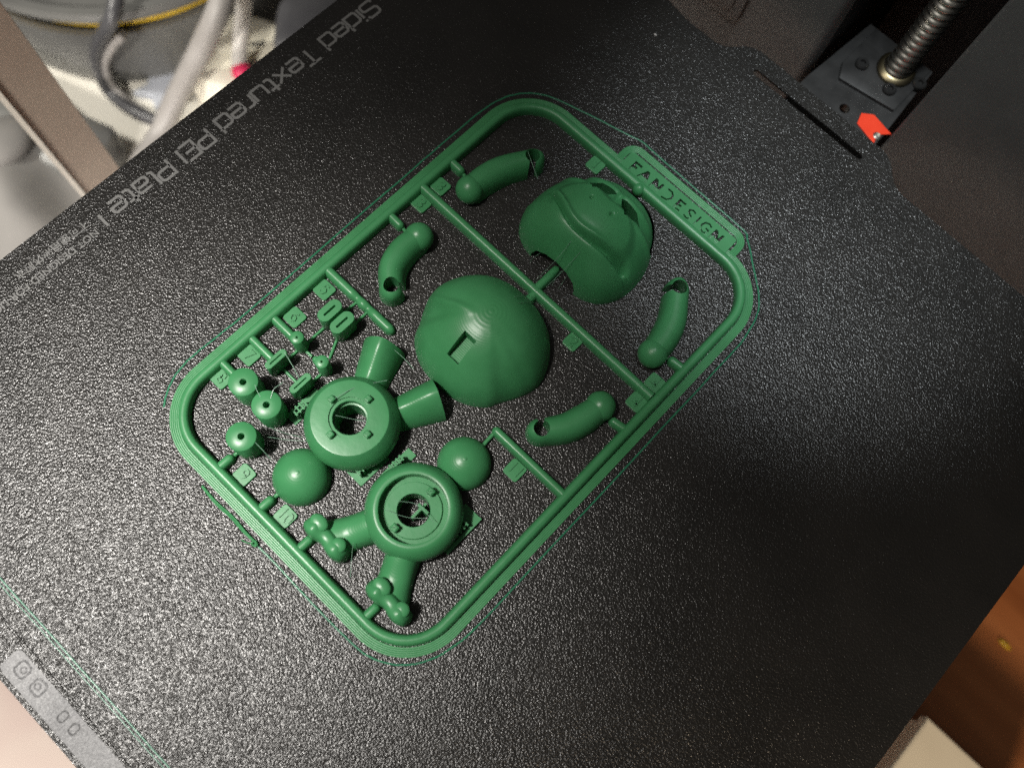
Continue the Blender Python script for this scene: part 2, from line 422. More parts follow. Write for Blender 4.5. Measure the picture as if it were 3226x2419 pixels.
def filled2d(name, polys, z0, z1, material, parent, bevel=0.0):
    cu = bpy.data.curves.new(name, 'CURVE'); cu.dimensions = '2D'; cu.fill_mode = 'BOTH'; cu.extrude = (z1 - z0) / 2 * S; cu.bevel_depth = bevel * S; cu.bevel_resolution = 1
    for poly in polys:
        sp = cu.splines.new('POLY'); sp.points.add(len(poly) - 1); sp.use_cyclic_u = True
        for p, q in zip(sp.points, poly): p.co = (q[0] * S, q[1] * S, 0, 1)
    t = bpy.data.objects.new('tmp', cu); COL.objects.link(t)
    dg = bpy.context.evaluated_depsgraph_get(); dg.update()
    me = bpy.data.meshes.new_from_object(t.evaluated_get(dg)); bpy.data.objects.remove(t); bpy.data.curves.remove(cu)
    me.name = name; me.materials.clear(); me.materials.append(material)
    for vtx in me.vertices: vtx.co.z += (z0 + z1) / 2 * S
    o = bpy.data.objects.new(name, me); COL.objects.link(o)
    if parent: o.parent = parent
    return o
filled2d('spring_steel_sheet', [outl, slot], -0.7, 0.0, M_PEI, plate)
# shallow pressed ridge along the front tab
obj('tab_ridge', *sweep([(30, -7.9), (80, -8.6), (120, -9.2), (187, -9.6)], [(-.35, 0), (-.2, .12), (.2, .12), (.35, 0)]), M_PEI, plate)
# pale printed label panel on the tab (its small marks follow)
lab = rrect(85.2, 172, -16.2, -9.9, 1.6, 6)
obj('label_panel', *prism(lab, 0.0, 0.03), M_LABEL, plate, smooth=False)

# stroke lettering: squarish technical alphabet; x to the right, y up, cap height 1
GL = {
 'S': (.62, [[(.62, .84), (.54, 1), (.1, 1), (0, .9), (0, .62), (.08, .53), (.54, .47), (.62, .38), (.62, .1), (.52, 0), (.08, 0), (0, .16)]]),
 'D': (.62, [[(0, 0), (0, 1), (.5, 1), (.62, .86), (.62, .14), (.5, 0), (0, 0)]]),
 'o': (.56, [[(.08, 0), (0, .1), (0, .62), (.08, .72), (.48, .72), (.56, .62), (.56, .1), (.48, 0), (.08, 0)]]),
 'u': (.56, [[(0, .74), (0, .1), (.08, 0), (.56, 0)], [(.56, .74), (.56, -.04)]]),
 'b': (.56, [[(0, 1.02), (0, 0), (.48, 0), (.56, .1), (.56, .62), (.48, .72), (0, .72)]]),
 'l': (.16, [[(0, 1.02), (0, .1), (.16, 0)]]),
 'e': (.56, [[(.54, 0), (.08, 0), (0, .1), (0, .62), (.08, .72), (.48, .72), (.56, .62), (.56, .36), (0, .36)]]),
 '-': (.34, [[(0, .4), (.34, .4)]]),
 'i': (.05, [[(.02, .74), (.02, 0)], [(.02, 1.03), (.02, .9)]]),
 'd': (.56, [[(.56, 1.02), (.56, 0), (.08, 0), (0, .1), (0, .62), (.08, .72), (.56, .72)]]),
 'T': (.62, [[(0, 1), (.62, 1)], [(.31, 1), (.31, 0)]]),
 'x': (.56, [[(0, .74), (.56, 0)], [(.56, .74), (0, 0)]]),
 't': (.36, [[(.1, .98), (.1, .1), (.18, 0), (.36, 0)], [(-.06, .72), (.36, .72)]]),
 'r': (.36, [[(0, .74), (0, 0)], [(0, .6), (.1, .72), (.36, .72)]]),
 'P': (.60, [[(0, 0), (0, 1), (.5, 1), (.60, .9), (.60, .52), (.5, .42), (0, .42)]]),
 'E': (.56, [[(.56, 1), (0, 1), (0, 0), (.56, 0)], [(0, .51), (.48, .51)]]),
 'I': (.05, [[(.02, 1), (.02, 0)]]),
 'a': (.56, [[(.02, .72), (.48, .72), (.56, .62), (.56, 0), (.08, 0), (0, .1), (0, .32), (.08, .42), (.56, .42)]]),
 '|': (.05, [[(.02, .98), (.02, .16)]]),
}
def lettering(text, cap, gap, space, place, wd, z, name, material, parent):
    """place maps (advance mm, height mm) to plate x, y"""
    adv = 0.0; q = 0
    words = text.split(' ')
    for wi, word in enumerate(words):
        g = G()
        for ch in word:
            wch, strokes = GL[ch]
            for si, st in enumerate(strokes):
                q += 1
                pts = [place(adv + px * cap * 1.35, py * cap) for px, py in st]
                g.add(strip(pts, wd, z, z + 0.012 + 0.003 * (si + q % 2)))
            adv += wch * cap * 1.35 + gap
        adv += space
        g.build(name, material, parent, smooth=False)
    return adv
# reads along -y with its top towards +x
CAP = 5.5
lettering('Sided Textured PEI Plate |', CAP, .95, 2.8, lambda a, h: (6.6 + h, 181.2 - a), 0.82, 0.02, 'lettering', M_PRINT, plate)
lettering('Double-', CAP, 1.2, 1.4, lambda a, h: (6.6 + h, 181.2 + 34.5 - a), 0.82, 0.02, 'lettering', M_PRINT, plate)
def font_text(txt, size, x, y, rot, z, material, parent, name='lettering', sx=1.0):
    cu = bpy.data.curves.new(name, 'FONT'); cu.body = txt; cu.size = size * S; cu.offset = 0.00004
    t = bpy.data.objects.new('tmp', cu); COL.objects.link(t)
    dg = bpy.context.evaluated_depsgraph_get(); dg.update()
    me = bpy.data.meshes.new_from_object(t.evaluated_get(dg)); bpy.data.objects.remove(t); bpy.data.curves.remove(cu)
    me.name = name; me.materials.clear(); me.materials.append(material)
    o = bpy.data.objects.new(name, me); COL.objects.link(o)
    c, s_ = math.cos(rot), math.sin(rot)
    for vtx in me.vertices:
        px, py = vtx.co.x * sx, vtx.co.y; vtx.co = (x * S + px * c - py * s_, y * S + px * s_ + py * c, z * S)
    o.parent = parent
    return o
font_text('不可使用液体胶水', 3.0, 6.1, 72.6, -math.pi / 2, 0.03, M_PRINT, plate)
font_text('NOT DESIGNED FOR LIQUID GLUE', 3.1, 10.2, 73.0, -math.pi / 2, 0.03, M_PRINT, plate)
# dark marks on the pale tab label
g = G()
def ringpoly(cx, cy, rx, ry, n=14): return [(cx + rx * math.cos(2 * math.pi * k / n), cy + ry * math.sin(2 * math.pi * k / n)) for k in range(n)]
for cx, dx in ((89.9, .3), (95.8, -.3)):
    g.add(sweep(rrect(cx - 1.7, cx + 1.7, -14.2, -10.9, .9, 4), [(-.28, .035), (-.28, .05), (.28, .05), (.28, .035)], closed=True))
    g.add(sweep(ringpoly(cx + dx, -12.5, .75, .7), [(-.2, .035), (-.2, .05), (.2, .05), (.2, .035)], closed=True))
for k, cx in enumerate((105.2, 109.2)):
    if True: g.add(sweep(rrect(cx - .95, cx + .95, -14.0, -11.4, .8, 4), [(-.22, .035), (-.22, .05), (.22, .05), (.22, .035)], closed=True))
g.build('label_marks', M_MARK, plate, smooth=False)

# ================================================================ THE GREEN KIT
kit = empty('model_kit_sprue')
tag(kit, 'green plastic model kit sprue holding the unassembled pieces of a figure', 'model kit')
X0, X1, Y0, Y1 = 63.1, 157.3, 50.2, 194.0
BW, BH = 3.0, 3.1
path = rrect(X0 + BW / 2, X1 - BW / 2, Y0 + BW / 2, Y1 - BW / 2, 13.8, 16)
frame = obj('frame', *sweep(path, barprof(BW, BH), closed=True), M_G, kit, auto=70)
# flat brim: five touching extrusion lines round the outside
def ridges(n, w_, z, off0):
    pr = []
    for i in range(n):
        pr.append([(off0 - i * w_ - w_ * .5 + w_ * .505, 0)] + [(off0 - i * w_ - w_ * .5 + w_ * .505 * math.cos(a), z * .80 + z * .2 * max(0, math.sin(a))) for a in [math.pi * k / 6 for k in range(7)]] + [(off0 - i * w_ - w_ * .5 - w_ * .505, 0)])
    return pr
g = G()
outer = rrect(X0 - .12, X1 + .12, Y0 - .12, Y1 + .12, 15.3, 16)
for pr in ridges(5, .50, .26, 0): g.add(sweep(outer, pr, closed=True))
g.build('brim', M_G, frame, auto=80)

def runner(name, pts, w_=3.0, h=3.0, parent=kit, pr=None):
    return obj(name, *sweep(pts, pr or barprof(w_, h)), M_G, parent, auto=60)
def rounded_runner(name, x0, y0, x1, y1, w_, h, round_end=True, parent=kit, taper=1.0):
    L = math.hypot(x1 - x0, y1 - y0); tx, ty = (x1 - x0) / L, (y1 - y0) / L; secs = []
    for t in (0, .5, 1): secs.append((x0 + (x1 - x0 - tx * w_ * .5) * t, y0 + (y1 - y0 - ty * w_ * .5) * t, w_ / 2 * (1 + (taper - 1) * t), h * (1 + (taper - 1) * t)))
    if round_end:
        for k in range(1, 7):
            a = math.pi / 2 * k / 6; c = max(math.cos(a), .06); s_ = math.sin(a)
            secs.append((x1 - tx * w_ * .5 + tx * w_ * .5 * s_, y1 - ty * w_ * .5 + ty * w_ * .5 * s_, w_ / 2 * taper * c, h * taper * (c ** .6)))
    return obj(name, *loft(secs, 14, .75), M_G, parent, auto=60)
rounded_runner('cross_bar', 64.8, 146.6, 155.8, 146.3, 3.0, 3.0, False)
# short cross bar with two dips where its pieces hang
secs = []
for k in range(30):
    t = k / 29; x = 64.8 + 24.6 * t; d = max(math.exp(-((x - 77.2) / 1.1) ** 2), math.exp(-((x - 81.6) / 1.1) ** 2))
    secs.append((x, 109.7 + .25 * d, 1.5 - .38 * d, 2.9 - .9 * d))
for k in range(1, 7):
    a = math.pi / 2 * k / 6; secs.append((89.4 + 2.0 * math.sin(a), 109.7, 1.5 * max(math.cos(a), .05), 2.9 * max(math.cos(a), .05) ** .6))
obj('cross_bar', *loft(secs, 14, .75), M_G, kit, auto=60)
rounded_runner('cross_bar', 155.6, 109.6, 129.4, 109.6, 2.8, 2.9)

def gate(x0, y0, x1, y1, w_=2.7, h=2.7, tipx=None, tipy=None):
    o = rounded_runner('gate', x0, y0, x1, y1, w_, h)
    if tipx is not None:
        v, f = tube([(x1, y1, 1.0), ((x1 + tipx) / 2, (y1 + tipy) / 2, .95), (tipx, tipy, 1.2)], .55, 10, 2); obj('gate_tip', v, f, M_G, o)
    return o
gate(65.2, 158.6, 70.4, 158.4, tipx=72.6, tipy=157.6)
gate(65.2, 133.8, 70.6, 133.6, tipx=73.0, tipy=133.6)
gate(155.4, 158.6, 150.3, 158.2, tipx=149.0, tipy=157.6)
gate(155.4, 134.4, 150.2, 133.6, tipx=148.6, tipy=133.6)
for gx, tx, ty in ((86.2, 86.4, 59.0), (101.7, 102.0, 59.4), (116.2, 116.6, 58.6), (140.3, 140.6, 58.4)):
    gate(gx, 52.2, gx + .2, 57.0, tipx=tx, tipy=ty)
gate(65.3, 89.7, 74.8, 89.7, 2.6, 2.6); gate(65.3, 81.6, 75.6, 81.6, 2.6, 2.6); gate(65.3, 71.6, 74.0, 71.6, 2.6, 2.8)
gate(110.2, 147.2, 110.2, 156.5, 2.8, 2.8); gate(110.9, 145.8, 110.9, 140.2, 2.8, 2.6)
obj('gate', *ellipsoid(110.0, 191.4, 1.6, 1.9, 1.7, 2.2, zmin=0), M_G, kit)
obj('gate_tip', *tube([(133, 101.2, 1.0), (130.9, 104.2, 1.1), (130.6, 108.4, 1.2)], .55, 10, 3), M_G, kit)

# numbered tags: thin plates with raised digits
DG = {'1': [[(.15, .8), (.35, 1), (.35, 0)]],
 '2': [[(0, .8), (.15, 1), (.45, 1), (.6, .8), (.55, .55), (0, 0), (.62, 0)]],
 '3': [[(0, .9), (.2, 1), (.5, .95), (.58, .75), (.45, .55), (.25, .52)], [(.45, .53), (.6, .3), (.5, .06), (.2, 0), (0, .1)]],
 '4': [[(.45, 0), (.45, 1), (0, .3), (.65, .3)]],
 '5': [[(.55, 1), (.08, 1), (.05, .58), (.4, .62), (.6, .35), (.45, .03), (.15, 0), (0, .1)]],
 '6': [[(.5, 1), (.15, .7), (0, .3), (.12, .05), (.4, 0), (.58, .2), (.52, .45), (.3, .55), (.05, .4)]],
 '7': [[(0, 1), (.6, 1), (.2, 0)]],
 '8': [[(.3, .55), (.06, .72), (.12, .95), (.3, 1), (.5, .95), (.55, .72), (.3, .55), (.02, .3), (.1, .05), (.3, 0), (.52, .05), (.6, .3), (.3, .55)]],
 '9': [[(.56, .6), (.3, .45), (.06, .55), (.02, .8), (.18, 1), (.42, 1), (.58, .8), (.55, .4), (.3, 0)]],
 '0': [[(.3, 0), (.05, .2), (.02, .7), (.2, 1), (.42, 1), (.58, .75), (.56, .25), (.3, 0)]]}
def number_tag(x, y, txt, w_=4.7, h=4.7):
    t = obj('number_tag', *prism(rrect(x - w_ / 2, x + w_ / 2, y - h / 2, y + h / 2, .8, 4), 0, .75, .12), M_G, kit, smooth=False)
    cap = 2.7; n = len(txt); x0 = x - (.62 * cap * n + .5 * (n - 1)) / 2
    for i, ch in enumerate(txt):
        g = G()
        for st in DG[ch]: g.add(strip([(x0 + i * (.62 * cap + .5) + px * cap, y - cap / 2 + py * cap) for px, py in st], .5, .74, 1.15 + .01 * i))
        g.build('digit', M_G, t, smooth=False)
    return t
number_tag(95.3, 188.9, '1', 4.8, 4.6); number_tag(128.0, 143.0, '2', 4.4, 4.4)
number_tag(68.3, 151.0, '3'); number_tag(68.2, 143.0, '3', 5, 4.4); number_tag(152.3, 150.4, '4'); number_tag(152.2, 142.6, '4')
number_tag(68.5, 105.2, '5', 4.9, 4.9); number_tag(68.8, 94.0, '6', 4.9, 4.9); number_tag(68.3, 78.0, '7', 5.0, 4.7); number_tag(68.0, 68.6, '8', 5.0, 4.7)
number_tag(91.9, 55.5, '9', 4.6, 4.8); number_tag(107.4, 55.6, '10', 4.8, 4.8); number_tag(141.4, 105.6, '11', 4.8, 5.0)

# name plate with letters cut right through it
def thick(pts, wd):
    v, f = sweep(pts, [(-wd / 2, 0), (wd / 2, 0)], caps=False); n = len(pts)
    return [(v[2 * i][0], v[2 * i][1]) for i in range(n)] + [(v[2 * i + 1][0], v[2 * i + 1][1]) for i in range(n)][::-1]
H_ = 3.7; by = 194.75
def L(x, poly): return [(x + px * H_, by + py * H_) for px, py in poly]
nN = [(0, 0), (.2, 0), (.26, .5), (.62, -.02), (.86, 0), (.92, 1), (.72, .98), (.66, .5), (.28, 1.02), (.04, 1)]
holes = [L(103.1, [(0, 0), (.2, 0), (.2, .42), (.5, .40), (.5, .62), (.2, .62), (.2, .82), (.72, .80), (.72, 1), (0, 1)]),
 L(106.3, [(0, 0), (.2, 0), (.32, .22), (.72, .22), (.84, 0), (1.05, 0), (.66, 1), (.40, 1)]),
 L(111.0, nN),
 thick(L(116.0, [(.0, .95), (.4, .97), (.66, .75), (.70, .45), (.5, .12), (.0, .02)]), .52),
 L(120.6, [(0, 0), (.62, 0), (.62, .17), (.2, .17), (.2, .42), (.5, .42), (.5, .6), (.2, .6), (.2, .83), (.66, .83), (.66, 1), (0, 1)]),
 thick(L(124.6, [(.66, .86), (.36, .96), (.10, .80), (.18, .58), (.52, .42), (.58, .18), (.34, .03), (.0, .12)]), .50),
 thick(L(128.4, [(.08, .02), (.12, .98)]), .50),
 thick(L(130.3, [(.80, .84), (.5, .98), (.18, .84), (.06, .5), (.2, .14), (.52, .03), (.78, .16), (.78, .46), (.5, .46)]), .50),
 L(134.4, nN)]
pl_out = fillet([(100.2, 193.75), (141.2, 193.75), (141.2, 200.3), (100.2, 200.3)], 1.0, 4)
filled2d('name_plate', [pl_out] + holes, 0.0, 1.15, M_G, kit)
g = G()
rim = [(98.9, 196.4)] + [(98.9 + 3.2 - 3.2 * math.cos(a), 199.5 + 3.2 * math.sin(a)) for a in [math.radians(10 * k) for k in range(10)]] + [(139.4 + 3.2 * math.sin(a), 199.5 + 3.2 * math.cos(a)) for a in [math.radians(10 * k) for k in range(10)]] + [(142.6, 196.4)]
rim = [(x + (1.3 if x < 110 else -1.3) * 0 , y - .55) for x, y in rim]
for i in range(4):
    o_ = 1.15 - i * .56
    g.add(sweep(rim, [(o_ + .283, 0)] + [(o_ + .283 * math.cos(a), .24 + .07 * max(0, math.sin(a))) for a in [math.pi * k / 6 for k in range(7)]] + [(o_ - .283, 0)]))
g.build('name_plate_brim', M_G, kit, auto=80)

# ---- arms: curved half-round limbs with a ball at one end and an open clip at the other
def arm(P, opening, name='arm'):
    Q = catmull([(x, y, 0) for x, y in P], 10); secs = []
    n = len(Q)
    for i, q in enumerate(Q):
        t = i / (n - 1)
        r = 3.75 + .45 * math.sin(math.pi * min(t * 1.1, 1)) ; secs.append((q.x, q.y, r, 6.9))
    t0 = (Q[-1] - Q[-2]).normalized()
    for k in range(1, 9):
        a = math.pi / 2 * k / 8; c = max(math.cos(a), .04)
        secs.append((Q[-1].x + t0.x * 3.9 * math.sin(a), Q[-1].y + t0.y * 3.9 * math.sin(a), 3.75 * c, 6.9 * c ** .35))
    t1 = (Q[0] - Q[1]).normalized(); pre = []
    for k in range(7, 0, -1):
        a = math.pi / 2 * k / 8; c = max(math.cos(a), .05); pre.append((Q[0].x + t1.x * 2.5 * math.sin(a), Q[0].y + t1.y * 2.5 * math.sin(a), 3.7 * c, 6.9 * c ** .5))
    o = obj(name, *loft(pre + secs, 22, .85), M_G, kit, auto=60)
    hx, hy = Q[-1].x, Q[-1].y; d = Vector(opening).normalized(); s_ = Vector((-d.y, d.x))
    sl = [(hx + s_.x * k_[1] + d.x * k_[0], hy + s_.y * k_[1] + d.y * k_[0]) for k_ in ((-.3, .85), (2.2, .9), (8, 1.9), (8, -1.9), (2.2, -.9), (-.3, -.85))]
    boolean(o, [lathe(hx, hy, [(2.15, -1), (2.15, 9)], 28), prism(sl, -1, 9)])
    b = obj('joint_ball', *ellipsoid(Q[0].x + t1.x * .6, Q[0].y + t1.y * .6, 3.0, 4.15, 4.15, 4.4, 28, 16, 0), M_G, o)
    return o
arm([(75.9, 155.9), (76.2, 161), (77.9, 167.3), (82.0, 174.9)], (.7, -.7))
arm([(76.3, 133.7), (76.0, 128.4), (77.8, 122.6), (82.4, 117.9)], (.72, .69))
arm([(146.3, 156.0), (145.7, 161.4), (143.8, 167.3), (139.2, 174.3)], (-.7, -.62))
arm([(146.0, 133.4), (145.0, 128.0), (143.2, 123.0), (139.2, 117.6)], (-.66, .72))

# ---- the two halves of the head: domes over a traced outline
def smooth_closed(pts, n):
    P = [Vector((x, y, 0)) for x, y in pts]; m_ = len(P); out = []
    per = n // m_
    for i in range(m_):
        a, b, c, d = P[i - 1], P[i], P[(i + 1) % m_], P[(i + 2) % m_]
        for k in range(per):
            t = k / per; q = 0.5 * ((2 * b) + (c - a) * t + (2 * a - 5 * b + 4 * c - d) * t * t + (3 * b - a - 3 * c + d) * t ** 3); out.append((q.x, q.y))
    return out
def dome(name, half, cx, cy, H, a_, b_, feat, parent, rings=110, n=320):
    pts = [(cx + x, y) for x, y in half] + [(cx - x, y) for x, y in half[1:-1]][::-1]
    out = smooth_closed(pts, n); n = len(out)
    v = [(cx, cy, H + feat(cx, cy, H))]; f = []
    for k in range(1, rings + 1):
        s_ = math.sin(math.pi / 2 * k / rings) if k < rings else 1.0
        for x, y in out:
            px = cx + (x - cx) * s_; py = cy + (y - cy) * s_
            z = H * max(1 - s_ ** a_, 0) ** b_
            if k < rings: z = max(z + feat(px, py, z) * min(1, z / 3.0), 0.0)
            v.append((px, py, z))
    for i in range(n): f.append((0, 1 + i, 1 + (i + 1) % n))
    for k in range(rings - 1):
        for i in range(n):
            j = (i + 1) % n; f.append((1 + k * n + i, 1 + (k + 1) * n + i, 1 + (k + 1) * n + j, 1 + k * n + j))
    f.append(tuple(1 + (rings - 1) * n + i for i in range(n))[::-1])
    return obj(name, v, f, M_G, parent, auto=70)
def seg_dist(x, y, P):
    best = 1e9; side = 0; tt = 0
    for i in range(len(P) - 1):
        ax, ay = P[i]; bx, by_ = P[i + 1]; dx, dy = bx - ax, by_ - ay; L2 = dx * dx + dy * dy
        t = max(0, min(1, ((x - ax) * dx + (y - ay) * dy) / L2)); qx, qy = ax + t * dx, ay + t * dy
        d = math.hypot(x - qx, y - qy)
        if d < best: best = d; side = 1 if dx * (y - ay) - dy * (x - ax) > 0 else -1; tt = (i + t) / (len(P) - 1)
    return best, side, tt
def sstep(a, b, x): t = max(0, min(1, (x - a) / (b - a))); return t * t * (3 - 2 * t)
mouth = [(97.6, 165.3), (100.4, 164.1), (104.2, 162.2), (106.9, 161.3), (110.6, 161.0), (115.6, 161.8), (120.0, 163.2), (122.6, 163.9), (124.6, 164.4)]
mouth = [(p.x, p.y) for p in catmull([(x, y, 0) for x, y in mouth], 4)]
def head_feat(x, y, z):
    d, sd, t = seg_dist(x, y, mouth); dz = 0.0
    dep = 1.1 + 2.3 * sstep(.35, .85, t); wd = .42 + 1.0 * sstep(.45, .9, t)
    ends = sstep(0, .04, t) if t > 0 else 0
    dz -= dep * math.exp(-(d / wd) ** 2)
    if sd > 0: dz += (1.3 - .7 * t) * math.exp(-((d - 1.2) / .95) ** 2) * (1 if t < .97 else .4)      # upper lip swells
    else: dz += .35 * math.exp(-((d - 2.0) / 1.5) ** 2)
    if sd > 0 and t > .6: dz -= 1.5 * sstep(.6, .95, t) * math.exp(-((d - 1.2) / 1.3) ** 2)
    mu = math.hypot((x - 110) / 12.6, (y - 167.5) / 8.6)
    if y > 163: dz -= 1.5 * sstep(.92, 1.16, mu) * (1 - sstep(174, 177, y))
    if sd > 0 and t < .2: dz += .7 * (1 - sstep(.0, .2, t)) * math.exp(-((d - .9) / .8) ** 2)
    # cheek hollow right of the mouth end, eye plane set back, brow
    dz -= 4.2 * sstep(173.2, 177.4, y - .16 * abs(x - 110))
    dz += 1.2 * math.exp(-((y - 181.4 - .05 * abs(x - 110)) / 1.25) ** 2) * (1 - sstep(11, 16, abs(x - 110)))
    dz -= .8 * math.exp(-((abs(x - 110) - 0) / .9) ** 2) * sstep(174.5, 176, y) * (1 - sstep(181, 184, y))
    for nx in (106.4, 113.6):
        r = math.hypot(x - nx, (y - 170.6) * .8); dz -= 1.1 * math.exp(-(r / .42) ** 2)
    return dz
half_h = [(0, 190.0), (6, 189.3), (11.2, 186.2), (15.5, 180.2), (18.3, 174.5), (19.4, 168.3), (18.8, 162.1), (15.9, 157.0), (11.3, 154.4), (6, 153.6), (0, 153.4)]
head = dome('head_front', half_h, 110.0, 166.0, 20.0, 2.2, .58, head_feat, kit)
eye = [(99.8, 177.6), (104.2, 173.6), (106.6, 176.2), (109.1, 180.0), (107.4, 180.4), (103.4, 180.4)]
eye2 = [(220 - x, y) for x, y in eye][::-1]
neck = [(x, z) for x, z in [(-8.2, -2), (8.2, -2), (8.2, 2.2), (7.0, 5.0), (4.0, 7.0), (0, 7.7), (-4.0, 7.0), (-7.0, 5.0), (-8.2, 2.2)]]
nv = [(110 + x, yy, z) for yy in (147, 158.5) for x, z in neck]; nn_ = len(neck)
nf = [(i, (i + 1) % nn_, nn_ + (i + 1) % nn_, nn_ + i) for i in range(nn_)] + [tuple(range(nn_))[::-1], tuple(range(nn_, 2 * nn_))]
boolean(head, [prism(eye, 3, 26), prism(eye2, 3, 26), (nv, nf)])

def shell_feat(x, y, z):
    ax = abs(x - 110.2); dz = 0.0
    ln = 122.6 + .22 * max(0, 12 - ax)
    dz += .9 * math.exp(-((y - ln) / 1.3) ** 2) * sstep(1, 9, ax) * (1 - .75 * sstep(0, 4, x - 110))
    dz -= 1.3 * math.exp(-((y - ln + 3.8) / 2.6) ** 2) * sstep(6, 13, ax) * (1 - .6 * sstep(0, 4, x - 110))
    dz += .035 * math.sin(math.hypot(x - 110.1, y - 128) * 5.5) * math.exp(-(math.hypot(x - 110.1, y - 128) / 4.5) ** 2)
    return dz
half_s = [(0, 142.8), (7, 141.9), (13, 138.8), (17.5, 133.5), (19.7, 127.2), (18.6, 121.9), (15.9, 116.7), (13.4, 112.2), (7.4, 108.6), (0, 107.6)]
shell = dome('head_back', half_s, 110.2, 127.6, 19.0, 2.1, .60, shell_feat, kit)
cv = [(x, y, z) for z, zz in ((0, 0), (26, 26)) for x, y in ((108.6, 113.2), (112.7, 113.2), (112.7, 119.8), (108.6, 119.8))]
cv = [(x, y, (9.8 if y < 115 else 13.4) if z == 0 else 26) for x, y, z in cv]
boolean(shell, [(cv, box(0, 1, 0, 1, 0, 1)[1])])

# ---- torso halves
def barrel(name, cx, cy, prof):
    return obj(name, *ring_lathe(cx, cy, prof, 84), M_G, kit, auto=32)
T1 = (103.0, 84.0); T2 = (130.8, 79.0)
t1 = barrel('torso_half', *T1, [(10.8, 0), (12.0, 2.0), (12.5, 4.5), (12.4, 6.6), (11.8, 8.6), (10.25, 11.3), (9.9, 11.75), (9.6, 11.8), (5.4, 11.8), (5.4, 11.3), (4.55, 11.3), (4.45, 11.2), (4.45, 9.4), (4.0, 9.3), (4.0, 0)])
t2 = barrel('torso_half', *T2, [(10.8, 0), (12.0, 2.0), (12.6, 4.5), (12.5, 6.6), (11.9, 8.6), (10.8, 10.3), (10.0, 10.9), (9.6, 11.0), (9.0, 11.0), (8.7, 10.9), (8.6, 7.6), (7.3, 7.6), (7.2, 8.2), (7.1, 8.3), (4.3, 8.3), (4.2, 8.2), (4.2, 0)])
for dx, dy in ((-6.5, 0), (6.5, 0), (0, 6.5), (0, -6.5)):
    obj('locating_nub', *prism(rrect(T1[0] + dx - .85, T1[0] + dx + .85, T1[1] + dy - .85, T1[1] + dy + .85, .25, 2), 11.7, 13.3, .35), M_G, t1, smooth=False)
for dy in (6.2, -6.4):
    obj('locating_nub', *prism(rrect(T2[0] - .95, T2[0] + .95, T2[1] + dy - .9, T2[1] + dy + .9, .25, 2), 7.5, 10.6, .4), M_G, t2, smooth=False)
obj('inner_stay', *box(T2[0] - .4, T2[0] + 3.0, T2[1] + 1.6, T2[1] + 2.4, .2, 7.0), M_G, t2, smooth=False)
obj('inner_stay', *box(T2[0] + .4, T2[0] + 1.1, T2[1] - 1.5, T2[1] + 3.6, .2, 6.0), M_G, t2, smooth=False)
# upper pair: flared stumps with a ridge
for sgn in (1, -1):
    secs = []
    for k in range(15):
        t = k / 14; x = T1[0] + sgn * (4.4 + 6.0 * t); y = 92.0 + 13.0 * t
        secs.append((x, y, 4.3 + 1.7 * t, 6.8 + 2.9 * sstep(.2, .95, t)))
    obj('thigh', *loft(secs, 22, 1.22), M_G, t1, auto=55)
# lower pair: ankles ending in upright feet with two toes
for sgn in (1, -1):
    secs = []
    for k in range(15):
        t = k / 14; x = T2[0] + sgn * (5.0 + 5.6 * t); y = 70.5 - 11.0 * t
        secs.append((x, y, 4.8 - .45 * math.sin(math.pi * t * .9) + .7 * t * t, 8.2 - 2.6 * sstep(0, .7, t)))
    lg = obj('leg', *loft(secs, 22, .9), M_G, t2, auto=60)
    fx = T2[0] + sgn * 11.2
    secs = []
    for k in range(27):
        t = -1 + 2 * k / 26; c = math.sqrt(max(1 - abs(t) ** 7, .004))
        hgt = 7.0 * c ** .7 + 1.3 * math.exp(-((t + .50) / .24) ** 2) + .9 * math.exp(-((t - .55) / .24) ** 2)
        secs.append((fx + 7.2 * t, 59.1 + .25 * math.cos(t * 6), (2.35 + .2 * math.exp(-((abs(t) - .52) / .25) ** 2)) * c ** .6, hgt))
    ft = obj('foot', *loft(secs, 18, .66), M_G, lg, auto=60)
    for tx, tz in ((-3.6, 8.6), (3.9, 8.2)):
        obj('toe', *ellipsoid(fx + tx, 60.1 + (.5 if tx < 0 else 0), tz - 1.5, 2.6 if tx < 0 else 2.0, 1.9, 1.0, 20, 12), M_G, lg)
# ---- domes (knee caps) on the runner
def cap(cx, cy, r, h, tip):
    o = obj('dome_cap', *ellipsoid(cx, cy, 0.4, r, r, h, 56, 40, 0.0), M_G, kit)
    obj('cap_tip', *lathe(cx + .2, cy, [(.55, h + .1), (.5, h + .55), (.25, h + .6)], 14), M_G, o)
    return o
cap(103.0, 65.4, 7.55, 8.2, 1); cap(130.6, 97.4, 7.2, 7.6, 1)
# ---- pegs, pins and links
def peg(cx, cy, r, h, hr):
    return obj('round_peg', *ring_lathe(cx, cy, [(r, 0), (r, h - .25), (r - .22, h), (hr + .08, h), (hr, h - .1), (hr, 0)], 48), M_G, kit, auto=50)
peg(76.4, 71.6, 3.85, 10.0, .85); peg(85.1, 71.7, 3.85, 10.0, .85); peg(86.8, 61.8, 3.85, 10.0, .85)
peg(76.3, 89.6, 1.85, 8.0, .3); peg(85.8, 89.6, 1.85, 8.0, .3)
def link(cx, cy, lx, ly, h, slx, sly):
    outer_ = rrect(cx - lx / 2, cx + lx / 2, cy - ly / 2, cy + ly / 2, lx / 2 - .01, 10)
    inner_ = rrect(cx - slx / 2, cx + slx / 2, cy - sly / 2, cy + sly / 2, slx / 2 - .01, 10)
    return filled2d('oval_link', [outer_, inner_], 0.12, h - .12, M_G, kit, bevel=.12)
link(76.4, 101.0, 3.7, 7.2, 7.0, .75, 4.3); link(81.2, 101.0, 3.7, 7.2, 7.0, .75, 4.3)
